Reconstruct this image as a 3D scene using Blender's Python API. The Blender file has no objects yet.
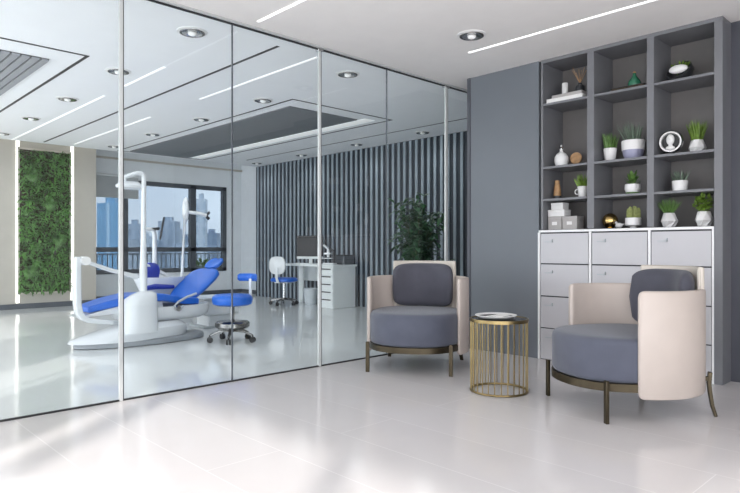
import bpy, bmesh, math, random
from mathutils import Vector, Matrix, Euler
PI = math.pi
random.seed(7)
S = bpy.context.scene
COL = S.collection

# ------------------------------------------------------------------ materials
def new_mat(name):
    m = bpy.data.materials.new(name); m.use_nodes = True
    nt = m.node_tree
    return m, nt, nt.nodes['Principled BSDF']

def mat(name, col, rough=.5, metal=0., var=.04, scale=6., bump=0., bscale=200., spec=.5, emit=None, es=0., coat=0., sheen=0.):
    m, nt, b = new_mat(name)
    N = nt.nodes; L = nt.links
    tc = N.new('ShaderNodeTexCoord'); no = N.new('ShaderNodeTexNoise'); no.inputs['Scale'].default_value = scale
    no.inputs['Detail'].default_value = 3
    L.new(tc.outputs['Object'], no.inputs['Vector'])
    r = N.new('ShaderNodeValToRGB')
    c = Vector(col[:3])
    r.color_ramp.elements[0].color = (*(c*(1-var)), 1); r.color_ramp.elements[1].color = (*[min(1, x*(1+var)) for x in c], 1)
    r.color_ramp.elements[0].position = .35; r.color_ramp.elements[1].position = .65
    L.new(no.outputs['Fac'], r.inputs['Fac']); L.new(r.outputs['Color'], b.inputs['Base Color'])
    b.inputs['Roughness'].default_value = rough; b.inputs['Metallic'].default_value = metal
    b.inputs['Specular IOR Level'].default_value = spec
    b.inputs['Coat Weight'].default_value = coat
    b.inputs['Sheen Weight'].default_value = sheen
    if emit:
        b.inputs['Emission Color'].default_value = (*emit, 1); b.inputs['Emission Strength'].default_value = es
    if bump:
        n2 = N.new('ShaderNodeTexNoise'); n2.inputs['Scale'].default_value = bscale
        L.new(tc.outputs['Object'], n2.inputs['Vector'])
        bp = N.new('ShaderNodeBump'); bp.inputs['Strength'].default_value = bump; bp.inputs['Distance'].default_value = .002
        L.new(n2.outputs['Fac'], bp.inputs['Height']); L.new(bp.outputs['Normal'], b.inputs['Normal'])
    return m

M = {}
M['ceiling'] = mat('ceiling_white', (.85, .82, .80), .7, var=.01)
M['ceiling_clinic'] = mat('ceiling_clinic_white', (.90, .905, .925), .6, var=.01)
M['white_wall'] = mat('white_wall', (.74, .77, .80), .7, var=.02)
M['beige_wall'] = mat('beige_wall', (.46, .43, .38), .7, var=.02)
M['grey_wall'] = mat('grey_blue_wall', (.148, .163, .184), .5, var=.03, scale=1.5, bump=.1)
M['recess_wall'] = mat('dark_grey_blue_wall', (.075, .078, .095), .5, var=.03)
M['bookcase'] = mat('bookcase_grey', (.165, .167, .18), .45, var=.03)
M['bookback'] = mat('bookcase_back_grey', (.165, .155, .150), .5, var=.05)
M['cabinet'] = mat('cabinet_grey', (.50, .49, .51), .35, var=.01)
M['cabinet_white'] = mat('cabinet_frame_white', (.82, .82, .82), .4, var=.01)
M['gap'] = mat('dark_gap', (.03, .03, .035), .6)
M['black'] = mat('black_line', (.012, .012, .014), .5)
M['dark_frame'] = mat('dark_window_frame', (.08, .09, .104), .45)
M['slat'] = mat('slat_grey_blue', (.27, .315, .355), .45, var=.05)
M['slat_back'] = mat('slat_backing_navy', (.012, .018, .028), .6)
M['alu'] = mat('white_aluminium', (.50, .515, .51), .35, var=.01)
M['brass'] = mat('brass', (.29, .215, .10), .32, 1., var=.08, scale=20)
M['bronze'] = mat('dark_bronze', (.070, .056, .036), .4, .9, var=.1, scale=15)
M['chrome'] = mat('chrome', (.6, .6, .6), .15, 1.)
M['chrome_dark'] = mat('dark_chrome', (.24, .235, .23), .25, 1.)
M['velvet'] = mat('grey_blue_velvet', (.075, .082, .114), .75, var=.06, scale=9, bump=.25, bscale=500, sheen=.25)
M['velvet_dark'] = mat('grey_velvet_back', (.060, .060, .080), .75, var=.06, scale=9, bump=.25, bscale=500, sheen=.2)
M['pink'] = mat('pale_pink_leather', (.52, .45, .405), .5, var=.02, bump=.15, bscale=300)
M['cream'] = mat('cream_leather', (.60, .545, .48), .5, var=.02, bump=.15, bscale=300)
M['white_plastic'] = mat('white_plastic', (.66, .68, .70), .25, var=.01, coat=.3)
M['grey_plastic'] = mat('grey_plastic', (.42, .45, .47), .35)
M['plinth_grey'] = mat('plinth_grey', (.26, .28, .30), .4)
M['dark_plastic'] = mat('dark_plastic', (.03, .032, .036), .4)
M['blue'] = mat('royal_blue_vinyl', (.010, .12, .56), .38, var=.04)
M['navy'] = mat('navy_vinyl', (.010, .03, .32), .4)
M['desk'] = mat('desk_white', (.80, .83, .83), .35, var=.01)
M['ceramic'] = mat('white_ceramic', (.78, .77, .76), .35, var=.02)
M['ceramic_grey'] = mat('pale_grey_ceramic', (.58, .57, .57), .45, var=.05)
M['lilac'] = mat('lilac_grey_glaze', (.30, .30, .42), .4)
M['box_grey'] = mat('grey_card', (.40, .38, .37), .7, var=.03)
M['box_white'] = mat('white_card', (.74, .73, .72), .7)
M['gold'] = mat('gold', (.50, .35, .14), .22, 1., var=.12, scale=8)
M['soil'] = mat('soil', (.05, .035, .02), .9, var=.3, scale=60)
M['leaf_a'] = mat('leaf_bright', (.15, .25, .035), .5, var=.35, scale=25)
M['leaf_b'] = mat('leaf_mid', (.10, .20, .045), .5, var=.35, scale=25)
M['leaf_c'] = mat('leaf_greygreen', (.12, .17, .12), .5, var=.3, scale=25)
M['leaf_dark'] = mat('leaf_dark', (.045, .12, .05), .42, var=.4, scale=8)
M['leaf_wall'] = mat('leaf_wall', (.10, .24, .05), .5, var=.5, scale=7)
M['leaf_wall_b'] = mat('leaf_wall_pale', (.15, .31, .09), .5, var=.3, scale=7)
M['cactus'] = mat('cactus', (.26, .29, .10), .6, var=.2, scale=60)
M['stem'] = mat('plant_stem', (.08, .10, .03), .7)
M['green_glass'] = mat('green_glaze', (.03, .16, .09), .25, var=.15)
M['wood'] = mat('pale_wood', (.42, .24, .11), .5, var=.2, scale=30)
M['book_white'] = mat('paper_white', (.74, .73, .71), .7)
M['book_dark'] = mat('book_dark', (.035, .032, .035), .6)
M['bin'] = mat('white_bin', (.70, .74, .77), .4)
M['blind'] = mat('roller_blind', (.42, .44, .45), .8)
M['pale_shade'] = mat('pale_shade_fabric', (.60, .62, .65), .8)
M['panel_grey'] = mat('ceiling_panel_grey', (.17, .18, .195), .6, var=.02)
M['panel_mid'] = mat('ceiling_slat_grey', (.30, .31, .33), .6, var=.02)
M['screen'] = mat('screen_black', (.012, .013, .015), .5)
M['led'] = mat('led_white', (.9, .9, .9), .5, emit=(1, .99, .97), es=1.3)
M['led_warm'] = mat('led_warm_white', (.9, .9, .88), .5, emit=(1, .97, .90), es=1.6)
M['cove_led'] = mat('cove_led_warm', (.8, .75, .62), .5, emit=(1, .90, .70), es=1.0)
M['cove_white'] = mat('cove_white', (.85, .85, .85), .5, emit=(.97, .99, 1), es=.35)
M['led_soft'] = mat('led_soft', (.85, .85, .85), .5, emit=(1, 1, 1), es=.6)
M['bulb'] = mat('bulb', (.9, .9, .9), .5, emit=(1, .97, .92), es=.15)

def floor_mat():
    m, nt, b = new_mat('glossy_floor_tiles'); N = nt.nodes; L = nt.links
    tc = N.new('ShaderNodeTexCoord'); mp = N.new('ShaderNodeMapping')
    mp.inputs['Location'].default_value = (.87, .24, 0)
    L.new(tc.outputs['Object'], mp.inputs['Vector'])
    br = N.new('ShaderNodeTexBrick'); br.offset = .5; br.inputs['Scale'].default_value = 1
    br.inputs['Brick Width'].default_value = 3.2; br.inputs['Row Height'].default_value = .4
    br.inputs['Mortar Size'].default_value = .0026; br.inputs['Mortar Smooth'].default_value = .2
    br.inputs['Color1'].default_value = (.68, .65, .645, 1); br.inputs['Color2'].default_value = (.665, .637, .632, 1)
    br.inputs['Mortar'].default_value = (.78, .755, .745, 1)  # grout set paler than the tiles, highlights along it put into the colour
    L.new(mp.outputs['Vector'], br.inputs['Vector'])
    no = N.new('ShaderNodeTexNoise'); no.inputs['Scale'].default_value = 2.2; no.inputs['Detail'].default_value = 5
    L.new(tc.outputs['Object'], no.inputs['Vector'])
    mr = N.new('ShaderNodeMapRange'); mr.inputs['To Min'].default_value = .95; mr.inputs['To Max'].default_value = 1.05
    L.new(no.outputs['Fac'], mr.inputs['Value'])
    mx = N.new('ShaderNodeMix'); mx.data_type = 'RGBA'; mx.blend_type = 'MULTIPLY'; mx.inputs['Factor'].default_value = 1
    L.new(br.outputs['Color'], mx.inputs[6]); L.new(mr.outputs['Result'], mx.inputs[7])
    L.new(mx.outputs[2], b.inputs['Base Color'])
    b.inputs['Roughness'].default_value = .13; b.inputs['Specular IOR Level'].default_value = .5
    return m
M['floor'] = floor_mat()
M['floor_clinic'] = mat('polished_clinic_floor', (.70, .72, .72), .10, var=.015, scale=1.2)

def glass_mat(name, tint, gain):
    m = bpy.data.materials.new(name); m.use_nodes = True; nt = m.node_tree; N = nt.nodes; L = nt.links
    N.clear()
    out = N.new('ShaderNodeOutputMaterial'); tr = N.new('ShaderNodeBsdfTransparent'); gl = N.new('ShaderNodeBsdfGlossy')
    tr.inputs['Color'].default_value = (*tint, 1); gl.inputs['Roughness'].default_value = 0.0
    fr = N.new('ShaderNodeFresnel'); fr.inputs['IOR'].default_value = 1.45
    ge = N.new('ShaderNodeNewGeometry')
    inv = N.new('ShaderNodeMath'); inv.operation = 'SUBTRACT'; inv.inputs[0].default_value = 1
    L.new(ge.outputs['Backfacing'], inv.inputs[1])
    mu = N.new('ShaderNodeMath'); mu.operation = 'MULTIPLY'; L.new(fr.outputs['Fac'], mu.inputs[0]); L.new(inv.outputs[0], mu.inputs[1])
    m2 = N.new('ShaderNodeMath'); m2.operation = 'MULTIPLY'; L.new(mu.outputs[0], m2.inputs[0]); m2.inputs[1].default_value = gain
    m2.use_clamp = True
    mx = N.new('ShaderNodeMixShader'); L.new(m2.outputs[0], mx.inputs['Fac']); L.new(tr.outputs[0], mx.inputs[1]); L.new(gl.outputs[0], mx.inputs[2])
    L.new(mx.outputs[0], out.inputs['Surface'])
    return m
M['glass'] = glass_mat('partition_glass', (.958, .975, .975), 1.5)
M['window_glass'] = glass_mat('window_glass', (.345, .370, .395), .2)

def tower_mat(name, wall, win, sx, sz, mortar):
    m, nt, b = new_mat(name); N = nt.nodes; L = nt.links
    tc = N.new('ShaderNodeTexCoord'); sp = N.new('ShaderNodeSeparateXYZ'); L.new(tc.outputs['Object'], sp.inputs[0])
    ad = N.new('ShaderNodeMath'); ad.operation = 'ADD'; L.new(sp.outputs[0], ad.inputs[0]); L.new(sp.outputs[1], ad.inputs[1])
    cb = N.new('ShaderNodeCombineXYZ'); L.new(ad.outputs[0], cb.inputs[0]); L.new(sp.outputs[2], cb.inputs[1])
    br = N.new('ShaderNodeTexBrick'); br.offset = 0; br.inputs['Scale'].default_value = 1
    br.inputs['Brick Width'].default_value = sx; br.inputs['Row Height'].default_value = sz
    br.inputs['Mortar Size'].default_value = mortar; br.inputs['Mortar Smooth'].default_value = 0
    br.inputs['Color1'].default_value = (*win, 1); br.inputs['Color2'].default_value = (*[c*.8 for c in win], 1)
    br.inputs['Mortar'].default_value = (*wall, 1)
    L.new(cb.outputs[0], br.inputs['Vector']); L.new(br.outputs['Color'], b.inputs['Base Color'])
    b.inputs['Roughness'].default_value = .4
    return m
M['tower_blue'] = tower_mat('tower_blue', (.42, .58, .72), (.20, .40, .60), 3.2, 60, .35)  # tower colours paled and low in contrast, distance haze put into them
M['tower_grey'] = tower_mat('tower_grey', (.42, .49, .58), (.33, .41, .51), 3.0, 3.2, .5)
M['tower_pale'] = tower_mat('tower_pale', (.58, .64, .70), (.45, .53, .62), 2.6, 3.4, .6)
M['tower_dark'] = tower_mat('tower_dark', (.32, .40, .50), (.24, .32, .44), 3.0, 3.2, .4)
M['city_ground'] = mat('city_ground', (.42, .47, .50), .9, var=.2, scale=.05)
M['concrete'] = mat('balcony_concrete', (.40, .42, .42), .8)

# ------------------------------------------------------------------ mesh builder
class MB:
    def __init__(s): s.bm = bmesh.new()
    def box(s, x0, x1, y0, y1, z0, z1, mtx=None):
        v = [s.bm.verts.new(p) for p in ((x0,y0,z0),(x1,y0,z0),(x1,y1,z0),(x0,y1,z0),(x0,y0,z1),(x1,y0,z1),(x1,y1,z1),(x0,y1,z1))]
        if mtx:
            for q in v: q.co = mtx @ q.co
        for f in ((0,3,2,1),(4,5,6,7),(0,1,5,4),(1,2,6,5),(2,3,7,6),(3,0,4,7)): s.bm.faces.new([v[i] for i in f])
        return s
    def cbox(s, c, d, rot=(0,0,0)):
        m = Matrix.Translation(c) @ Euler(rot).to_matrix().to_4x4()
        return s.box(-d[0]/2, d[0]/2, -d[1]/2, d[1]/2, -d[2]/2, d[2]/2, m)
    def rings(s, rings, closed=True, cap0=True, cap1=True):
        vr = [[s.bm.verts.new(p) for p in r] for r in rings]
        n = len(vr[0])
        for a, b in zip(vr, vr[1:]):
            for i in range(n if closed else n-1):
                j = (i+1) % n
                s.bm.faces.new((a[i], a[j], b[j], b[i]))
        if cap0: s.bm.faces.new(vr[0][::-1])
        if cap1: s.bm.faces.new(vr[-1])
        return s
    def tube(s, pts, r, n=8, caps=True, scale=None):
        pts = [Vector(p) for p in pts]; rr = r if isinstance(r, (list, tuple)) else [r]*len(pts)
        rings = []; up = None
        for i, p in enumerate(pts):
            if i == 0: t = pts[1]-pts[0]
            elif i == len(pts)-1: t = pts[-1]-pts[-2]
            else: t = (pts[i+1]-p).normalized() + (p-pts[i-1]).normalized()
            t = t.normalized()
            if up is None: up = Vector((0,0,1)) if abs(t.z) < .9 else Vector((0,1,0))
            a = t.cross(up)
            if a.length < 1e-4: a = t.cross(Vector((1,0,0)))
            a.normalize(); b = a.cross(t).normalized(); up = b
            rings.append([p + (a*math.cos(2*PI*k/n) + b*math.sin(2*PI*k/n))*rr[i] for k in range(n)])
        return s.rings(rings, True, caps, caps)
    def bar(s, pts, w, h, side=None):            # rectangular section bar along points; w along side vector
        pts = [Vector(p) for p in pts]; rings = []
        for i, p in enumerate(pts):
            t = (pts[min(i+1, len(pts)-1)] - pts[max(i-1, 0)]).normalized()
            a = Vector(side) if side else t.cross(Vector((0,0,1))).normalized()
            b = a.cross(t).normalized()
            ww = w[i] if isinstance(w, (list, tuple)) else w
            hh = h[i] if isinstance(h, (list, tuple)) else h
            rings.append([p + a*x*ww/2 + b*y*hh/2 for x, y in ((-1,-1),(1,-1),(1,1),(-1,1))])
        return s.rings(rings)
    def lathe(s, prof, n=32, c=(0,0,0), axis=None):
        c = Vector(c); rings = []
        q = Vector(axis).to_track_quat('Z', 'Y') if axis else None
        for r, z in prof:
            r = max(r, 1e-5)
            ring = [Vector((r*math.cos(2*PI*k/n), r*math.sin(2*PI*k/n), z)) for k in range(n)]
            rings.append([c + (q @ p if q else p) for p in ring])
        return s.rings(rings)
    def prism(s, pts, z0, z1):
        return s.rings([[(x, y, z0) for x, y in pts], [(x, y, z1) for x, y in pts]])
    def ball(s, c, r, n=16, sq=(1,1,1)):
        c = Vector(c); m = Matrix.Translation(c) @ Matrix.Diagonal((r*sq[0], r*sq[1], r*sq[2], 1))
        bmesh.ops.create_uvsphere(s.bm, u_segments=n, v_segments=max(6, n//2), radius=1, matrix=m)
        return s
    def torus(s, c, R, r, n=40, k=8, axis=None, sq=1):
        c = Vector(c); q = Vector(axis).to_track_quat('Z', 'Y') if axis else None
        vs = []
        for i in range(n):
            a = 2*PI*i/n; row = []
            for j in range(k):
                b = 2*PI*j/k
                p = Vector(((R+r*math.cos(b))*math.cos(a), (R+r*math.cos(b))*math.sin(a), r*math.sin(b)*sq))
                row.append(s.bm.verts.new(c + (q @ p if q else p)))
            vs.append(row)
        for i in range(n):
            for j in range(k):
                s.bm.faces.new((vs[i][j], vs[(i+1)%n][j], vs[(i+1)%n][(j+1)%k], vs[i][(j+1)%k]))
        return s
    def leaf(s, base, d, nrm, L, W, curl=.15):
        base = Vector(base); d = Vector(d).normalized(); a = d.cross(Vector(nrm))
        if a.length < 1e-3: a = d.cross(Vector((.3,.5,.8)))
        a.normalize(); u = a.cross(d).normalized()
        p = [base, base+d*L*.35+a*W*.5-u*L*curl*.1, base+d*L*.75+a*W*.38-u*L*curl*.5, base+d*L-u*L*curl,
             base+d*L*.75-a*W*.38-u*L*curl*.5, base+d*L*.35-a*W*.5-u*L*curl*.1]
        m1 = base+d*L*.35+u*W*.08; m2 = base+d*L*.75-u*L*curl*.45+u*W*.04
        v = [s.bm.verts.new(x) for x in p]; c1 = s.bm.verts.new(m1); c2 = s.bm.verts.new(m2)
        for f in ((v[0],v[1],c1),(v[1],v[2],c2,c1),(v[2],v[3],c2),(v[3],v[4],c2),(v[4],v[5],c1,c2),(v[5],v[0],c1)): s.bm.faces.new(f)
        return s
    def blade(s, base, d, L, W, bend=.3, seg=4):
        base = Vector(base); d = Vector(d).normalized(); a = d.cross(Vector((random.random()-.5, random.random()-.5, .2))).normalized()
        h = Vector((d.x, d.y, 0)); rows = []
        for i in range(seg):
            t = i/seg; p = base + d*L*t + h*bend*L*t*t
            w = W*(1-t*.75)/2
            rows.append((s.bm.verts.new(p-a*w), s.bm.verts.new(p+a*w)))
        tip = s.bm.verts.new(base + d*L + h*bend*L)
        for q, r in zip(rows, rows[1:]): s.bm.faces.new((q[0], q[1], r[1], r[0]))
        s.bm.faces.new((rows[-1][0], rows[-1][1], tip))
        return s

def prop(o, label=None, cat=None, group=None, kind=None):
    if label: o['label'] = label
    if cat: o['category'] = cat
    if group: o['group'] = group
    if kind: o['kind'] = kind
    return o

def obj(name, mb, m, parent=None, smooth=40, bevel=0, seg=2, sub=0, loc=None, label=None):
    me = bpy.data.meshes.new(name)
    bmesh.ops.recalc_face_normals(mb.bm, faces=mb.bm.faces)
    mb.bm.to_mesh(me); mb.bm.free()
    me.materials.append(M[m] if isinstance(m, str) else m)
    if smooth:
        me.polygons.foreach_set('use_smooth', [True]*len(me.polygons))
        me.set_sharp_from_angle(angle=math.radians(smooth))
    o = bpy.data.objects.new(name, me); COL.objects.link(o)
    if parent: o.parent = parent
    if loc: o.location = loc
    if bevel:
        b = o.modifiers.new('bevel', 'BEVEL'); b.width = bevel; b.segments = seg; b.limit_method = 'ANGLE'; b.angle_limit = math.radians(40)
    if sub:
        b = o.modifiers.new('sub', 'SUBSURF'); b.levels = sub; b.render_levels = sub
    if label: o['label'] = label
    return o

def thing(name, label, cat, loc=(0,0,0), rz=0, group=None):
    o = bpy.data.objects.new(name, None); COL.objects.link(o)
    o.location = loc; o.rotation_euler = (0, 0, rz); o.empty_display_size = .1
    return prop(o, label, cat, group)

def struct(name, mb, m, **k):
    return prop(obj(name, mb, m, **k), kind='structure')

def dup(root, loc=None, rz=None, label=None):
    def cp(o, par):
        c = o.copy(); COL.objects.link(c)
        if par: c.parent = par
        for ch in [x for x in COL.objects if x.parent == o]: cp(ch, c)
        return c
    r = cp(root, None)
    if loc: r.location = loc
    if rz is not None: r.rotation_euler = (0, 0, rz)
    if label: r['label'] = label
    return r

# ------------------------------------------------------------------ setting
CZ = 2.69; GX = -3.99; NW = 4.91; BK = -2.5
struct('floor', MB().box(GX, 2.6, BK-.2, 7.2, -.1, 0), 'floor')
struct('floor_clinic', MB().box(-11.9, GX, BK-.2, 7.6, -.1, 0), 'floor_clinic')
struct('ceiling', MB().box(GX+.03, 2.6, BK-.2, 7.3, CZ, CZ+.12), 'ceiling')
struct('ceiling_clinic', MB().box(-10.7, GX-.03, BK-.2, 7.6, CZ, CZ+.12), 'ceiling_clinic')
struct('ceiling_recess', MB().box(-11.95, -10.7, BK-.2, 7.6, CZ+.22, CZ+.34), 'ceiling_clinic')
struct('trim_1', MB().box(-10.72, -10.70, BK, 7.35, CZ+.0, CZ+.22), 'ceiling_clinic')
struct('trim_2', MB().box(-11.79, -11.75, 3.98, 7.36, 2.70, 2.735), 'beige_wall')  # beige strip stands in for the warm cove-light line above the window
# shelf wall
struct('wall_back', MB().box(-3.687, -2.896, NW, 7.0, 0, CZ).box(-2.896, -1.40, 5.285, 5.5, 0, CZ), 'grey_wall')
struct('trim_11', MB().box(-3.692, -3.655, NW-.008, NW+.04, 0, CZ), 'recess_wall')
struct('wall_back_recess', MB().box(-1.40, 2.6, 5.11, 5.4, 0, CZ), 'recess_wall')
struct('wall_right', MB().box(2.5, 2.6, BK, -2.1, 0, CZ).box(2.5, 2.6, 2.0, 5.11, 0, CZ).box(2.5, 2.6, -2.1, 2.0, 0, .1).box(2.5, 2.6, -2.1, 2.0, 2.5, CZ), 'white_wall')  # unseen wall; its opening is added to bring in more daylight
# street side wall (behind the viewer) with unseen openings laid out for the light
op = [(-11.6, -8.1, .05, 2.6), (-7.95, -4.3, .05, 2.6), (-2.75, -1.95, 0, 2.46), (-.95, -.73, 0, 2.46), (-.53, 1.1, 0, 2.46), (1.25, 2.3, .3, 2.46)]  # clinic pair enlarged to brighten the room, the middle ones match the sun patches
w = MB(); x = -11.9
for a, b, z0, z1 in op:
    w.box(x, a, BK-.06, BK, 0, CZ); w.box(a, b, BK-.06, BK, z1, CZ)
    if z0: w.box(a, b, BK-.06, BK, 0, z0)
    x = b
w.box(x, 2.6, BK-.06, BK, 0, CZ)
struct('wall_front', w, 'white_wall')
# far left wall: beige pier, window wall
struct('wall_left', MB().box(-11.95, -11.15, BK-.2, 3.98, 0, CZ+.22), 'beige_wall')
w = MB()
WX = -11.8; WY0, WY1, WZ0, WZ1 = 4.10, 6.98, .50, 2.33
w.box(WX-.12, WX, 3.98, WY0, 0, CZ+.22).box(WX-.12, WX, WY1, 7.36, 0, CZ+.22)
w.box(WX-.12, WX, WY0, WY1, 0, WZ0).box(WX-.12, WX, WY0, WY1, WZ1, CZ+.22)
struct('wall_window_side', w, 'white_wall')
struct('wall_clinic_end', MB().box(-11.95, -10.74, 7.36, 7.5, 0, CZ+.22), 'white_wall')
struct('baseboard_left', MB().box(-11.15, -11.13, BK, 3.98, 0, .085), 'dark_frame')
struct('baseboard_window', MB().box(WX, WX+.02, 3.98, 7.36, 0, .085).box(WX, -10.8, 7.34, 7.36, 0, .085), 'dark_frame')
# slatted wall
struct('wall_slats_backing', MB().box(-10.78, -3.7, 7.08, 7.36, 0, CZ), 'slat_back')
w = MB()
for i in range(56):
    x = -10.69 + i*.1255
    w.box(x-.025, x+.025, 7.062, 7.08, .0, CZ)
struct('trim_3', w, 'slat')
# ceiling reveal lines
def rect_lines(x0, x1, y0, y1, t=.018, full=True):
    m = MB(); z0 = CZ-.004
    m.box(x0, x1, y0-t/2, y0+t/2, z0, CZ+.01).box(x0, x1, y1-t/2, y1+t/2, z0, CZ+.01)
    m.box(x0-t/2, x0+t/2, y0-t/2, y1+t/2, z0, CZ+.01).box(x1-t/2, x1+t/2, y0-t/2, y1+t/2, z0, CZ+.01)
    return m
struct('trim_5', MB().box(-10.57, -4.19, 2.957, 2.983, CZ-.004, CZ+.01), 'black')
struct('trim_6', rect_lines(-10.6, -5.57, 4.15, 5.76, .022), 'black')
struct('trim_7', rect_lines(-10.6, -5.57, -1.6, 1.915, .028), 'black')
struct('trim_8', MB().box(-10.05, -4.02, 6.38, 6.396, CZ-.004, CZ+.01), 'black')

# ceiling panels
p = obj('ceiling_panel', MB().box(-10.5, -5.86, 4.32, 5.41, CZ-.012, CZ), 'panel_grey')
prop(p, 'flat dark grey rectangular ceiling panel above the blue dental stool and chair', 'ceiling panel')
t = thing('slatted_ceiling_panel', 'grey slatted ceiling panel at the top left corner', 'ceiling panel', (-8.2, .1, CZ))
obj('backing', MB().box(-2.3, 2.3, -1.5, 1.6, -.006, 0), 'gap', t)
m = MB()
for i in range(40):
    y = 1.6 - i*.078
    m.box(-2.3, 2.3, y-.060, y, -.02, -.006)
obj('slat_field', m, 'panel_mid', t)

# LED strips
def led(name, x0, x1, y, label, w=.022, m='led'):
    o = obj(name, MB().box(-abs(x1-x0)/2, abs(x1-x0)/2, -w/2, w/2, -.004, .004), m, loc=((x0+x1)/2, y, CZ))
    return prop(o, label, 'ceiling light', 'slim LED strips in the ceiling')
led('ceiling_light_strip', -3.84, -2.2, 2.54, 'short white LED strip in the front ceiling, nearest the top edge of the picture')
led('ceiling_light_strip', -3.19, -.5, 4.26, 'long white LED strip in the ceiling running in front of the bookcase')
led('ceiling_light_strip', -6.3, -4.19, 3.39, 'white LED strip behind the glass between the round downlight and grey ceiling panel', m='led_soft')
led('ceiling_light_strip', -10.46, -7.6, 3.39, 'white LED strip meeting the light bar on the right of the plant wall', m='led_soft')
led('ceiling_light_strip', -6.35, -5.41, 2.55, 'short LED strip behind the leftmost white post, beside the black ceiling line', m='led_soft')
led('ceiling_light_strip', -10.7, -6.9, 2.55, 'long faint LED strip meeting the light bar on the left of the plant wall', m='led_soft')
o = obj('cove_light', MB().box(-2.35, 2.35, -.09, .09, -.006, 0), 'cove_white', loc=(-8.1, 5.54, CZ)); prop(o, 'softly glowing white border along the far side of the flat grey ceiling panel', 'ceiling light')
# cove lighting
o = obj('cove_light', MB().box(-10.99, -10.965, BK+.1, 7.3, CZ+.19, CZ+.205), 'cove_led')
prop(o, 'warm cove light along the ceiling edge above the window wall', 'ceiling light')
# vertical light bars beside the plant wall
for y, s in ((2.735, 'left'), (3.575, 'right')):
    o = obj('light_bar', MB().box(-.012, .012, -.024, .024, 0, 2.66), 'led_warm', loc=(-11.137, y, .1), bevel=.004)
    prop(o, 'vertical glowing light bar on the %s side of the green plant wall' % s, 'wall light', 'light bars beside the plant wall')

# downlights
def downlight(x, y, label, first=[None]):
    if first[0] is None:
        t = thing('downlight', label, 'ceiling light', (x, y, CZ), 0, 'round ceiling downlights')
        obj('trim_ring', MB().torus((0,0,-.008), .088, .009, 32, 8), 'chrome_dark', t)
        obj('collar', MB().lathe([(.115,0),(.115,-.006),(.095,-.010),(.08,-.006),(.08,0)], 32), 'ceramic', t)
        obj('reflector', MB().lathe([(.08,-.004),(.078,-.014),(.06,-.012),(.04,-.006),(.03,-.005)], 32), 'chrome', t)
        b = obj('bulb', MB().lathe([(.034,-.010),(.030,-.024),(.018,-.030),(.004,-.032)], 20), 'bulb', t)
        first[0] = t
        return t
    return dup(first[0], (x, y, CZ), 0, label)
names = {(-4.38,2.29):'large downlight behind the glass, right of the leftmost white post',
 (-5.84,2.29):'downlight behind the glass seen directly at the leftmost white post',
 (-7.32,2.30):'downlight second from the left edge, above the plant wall',
 (-8.74,2.30):'downlight nearest the left edge, above the plant wall',
 (-10.2,2.30):'tiny faint downlight over the plant wall corner at the left edge',
 (-4.39,3.93):'large downlight just right of the tall white post in the middle',
 (-5.84,3.93):'downlight beside the near corner of the flat grey ceiling panel',
 (-7.27,3.93):'downlight left of the dark grey ceiling panel, fourth of the row running over the window',
 (-8.73,3.93):'downlight left of the dark grey ceiling panel, third of its row',
 (-10.2,3.93):'small downlight in the far ceiling corner by the window, beside the leftmost white post',
 (-2.907,3.92):'downlight in the front ceiling outside the glass, near the grey wall',
 (-5.85,6.70):'downlight above the slatted wall right over the green plant',
 (-7.27,6.70):'downlight above the slatted wall right of the tall middle white post',
 (-8.80,6.75):'downlight above the slatted wall, over the white task chair',
 (-10.25,6.75):'downlight above the far left end of the slatted wall'}
LAMPS = list(names)
for (x, y), l in names.items(): downlight(x, y, l)

# windows -----------------------------------------------------------------
fr = MB(); X0, X1 = WX-.09, WX+.015
fw = .085
fr.box(X0, X1, WY0, WY1, WZ1-fw, WZ1).box(X0, X1, WY0, WY1, WZ0, WZ0+fw)
fr.box(X0, X1, WY0, WY0+fw, WZ0, WZ1).box(X0, X1, WY1-.09, WY1, WZ0, WZ1)
fr.box(X0, X1, WY0, WY1, .925, 1.015)
for y in (4.75, 6.19): fr.box(X0, X1, y-.065, y+.065, WZ0, WZ1)
wf = struct('window_1', fr, 'dark_frame', bevel=.005)
obj('pane', MB().box(WX-.045, WX-.037, WY0+.05, WY1-.05, WZ0+.05, WZ1-.05), 'window_glass', wf)
t = thing('roller_blind', 'pale grey roller blind pulled partly down over the left section of the window', 'blind', (WX+.05, 4.55, WZ1+.06))
obj('fabric', MB().box(-.02, .0, -.57, .45, -.43, 0), 'blind', t)
obj('tube', MB().tube([(-.01,-.57,0),(-.01,.45,0)], .025, 12), 'white_plastic', t)

# glass partition ------------------------------------------------------------
ys = [-2.5, -1.75, -.92, -.08, .75, 1.58, 2.41, 3.25, 4.06, 4.94, 5.97, 7.02]
part = thing('glass_partition', 'floor to ceiling glass partition with slim white posts between the two rooms', 'glass partition', (GX, 2.5, 0))
for i in range(len(ys)-1):
    mid = (ys[i]+ys[i+1])/2
    if ys[i+1] < .5: continue
    obj('glass_pane', MB().box(-.005, .005, -(ys[i+1]-ys[i])/2+.004, (ys[i+1]-ys[i])/2-.004, .012, CZ-.02), 'glass', part, loc=(0, mid-2.5, 0), smooth=0)
for y in (-.08, 1.58, 3.25, 4.94):
    w2 = .024 if y < 4.9 else .034
    t = obj('post', MB().box(-.013, .013, -w2/2, w2/2, 0, CZ), 'alu', part, bevel=.004, loc=(0, y-2.5, 0), label='white metal post')
    obj('seal', MB().box(-.010, .010, w2/2, w2/2+.005, .01, CZ-.012), 'black', t)
    obj('bracket', MB().box(-.02, .02, -w2*1.1, w2*1.1, CZ-.03, CZ-.004), 'chrome', t, bevel=.003)
for y in (.75, 2.41, 4.06):
    obj('joint', MB().box(-.005, .005, -.005, .005, .01, CZ-.01), 'dark_frame', part, loc=(0, y-2.5, 0), label='thin dark glass joint')
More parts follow.
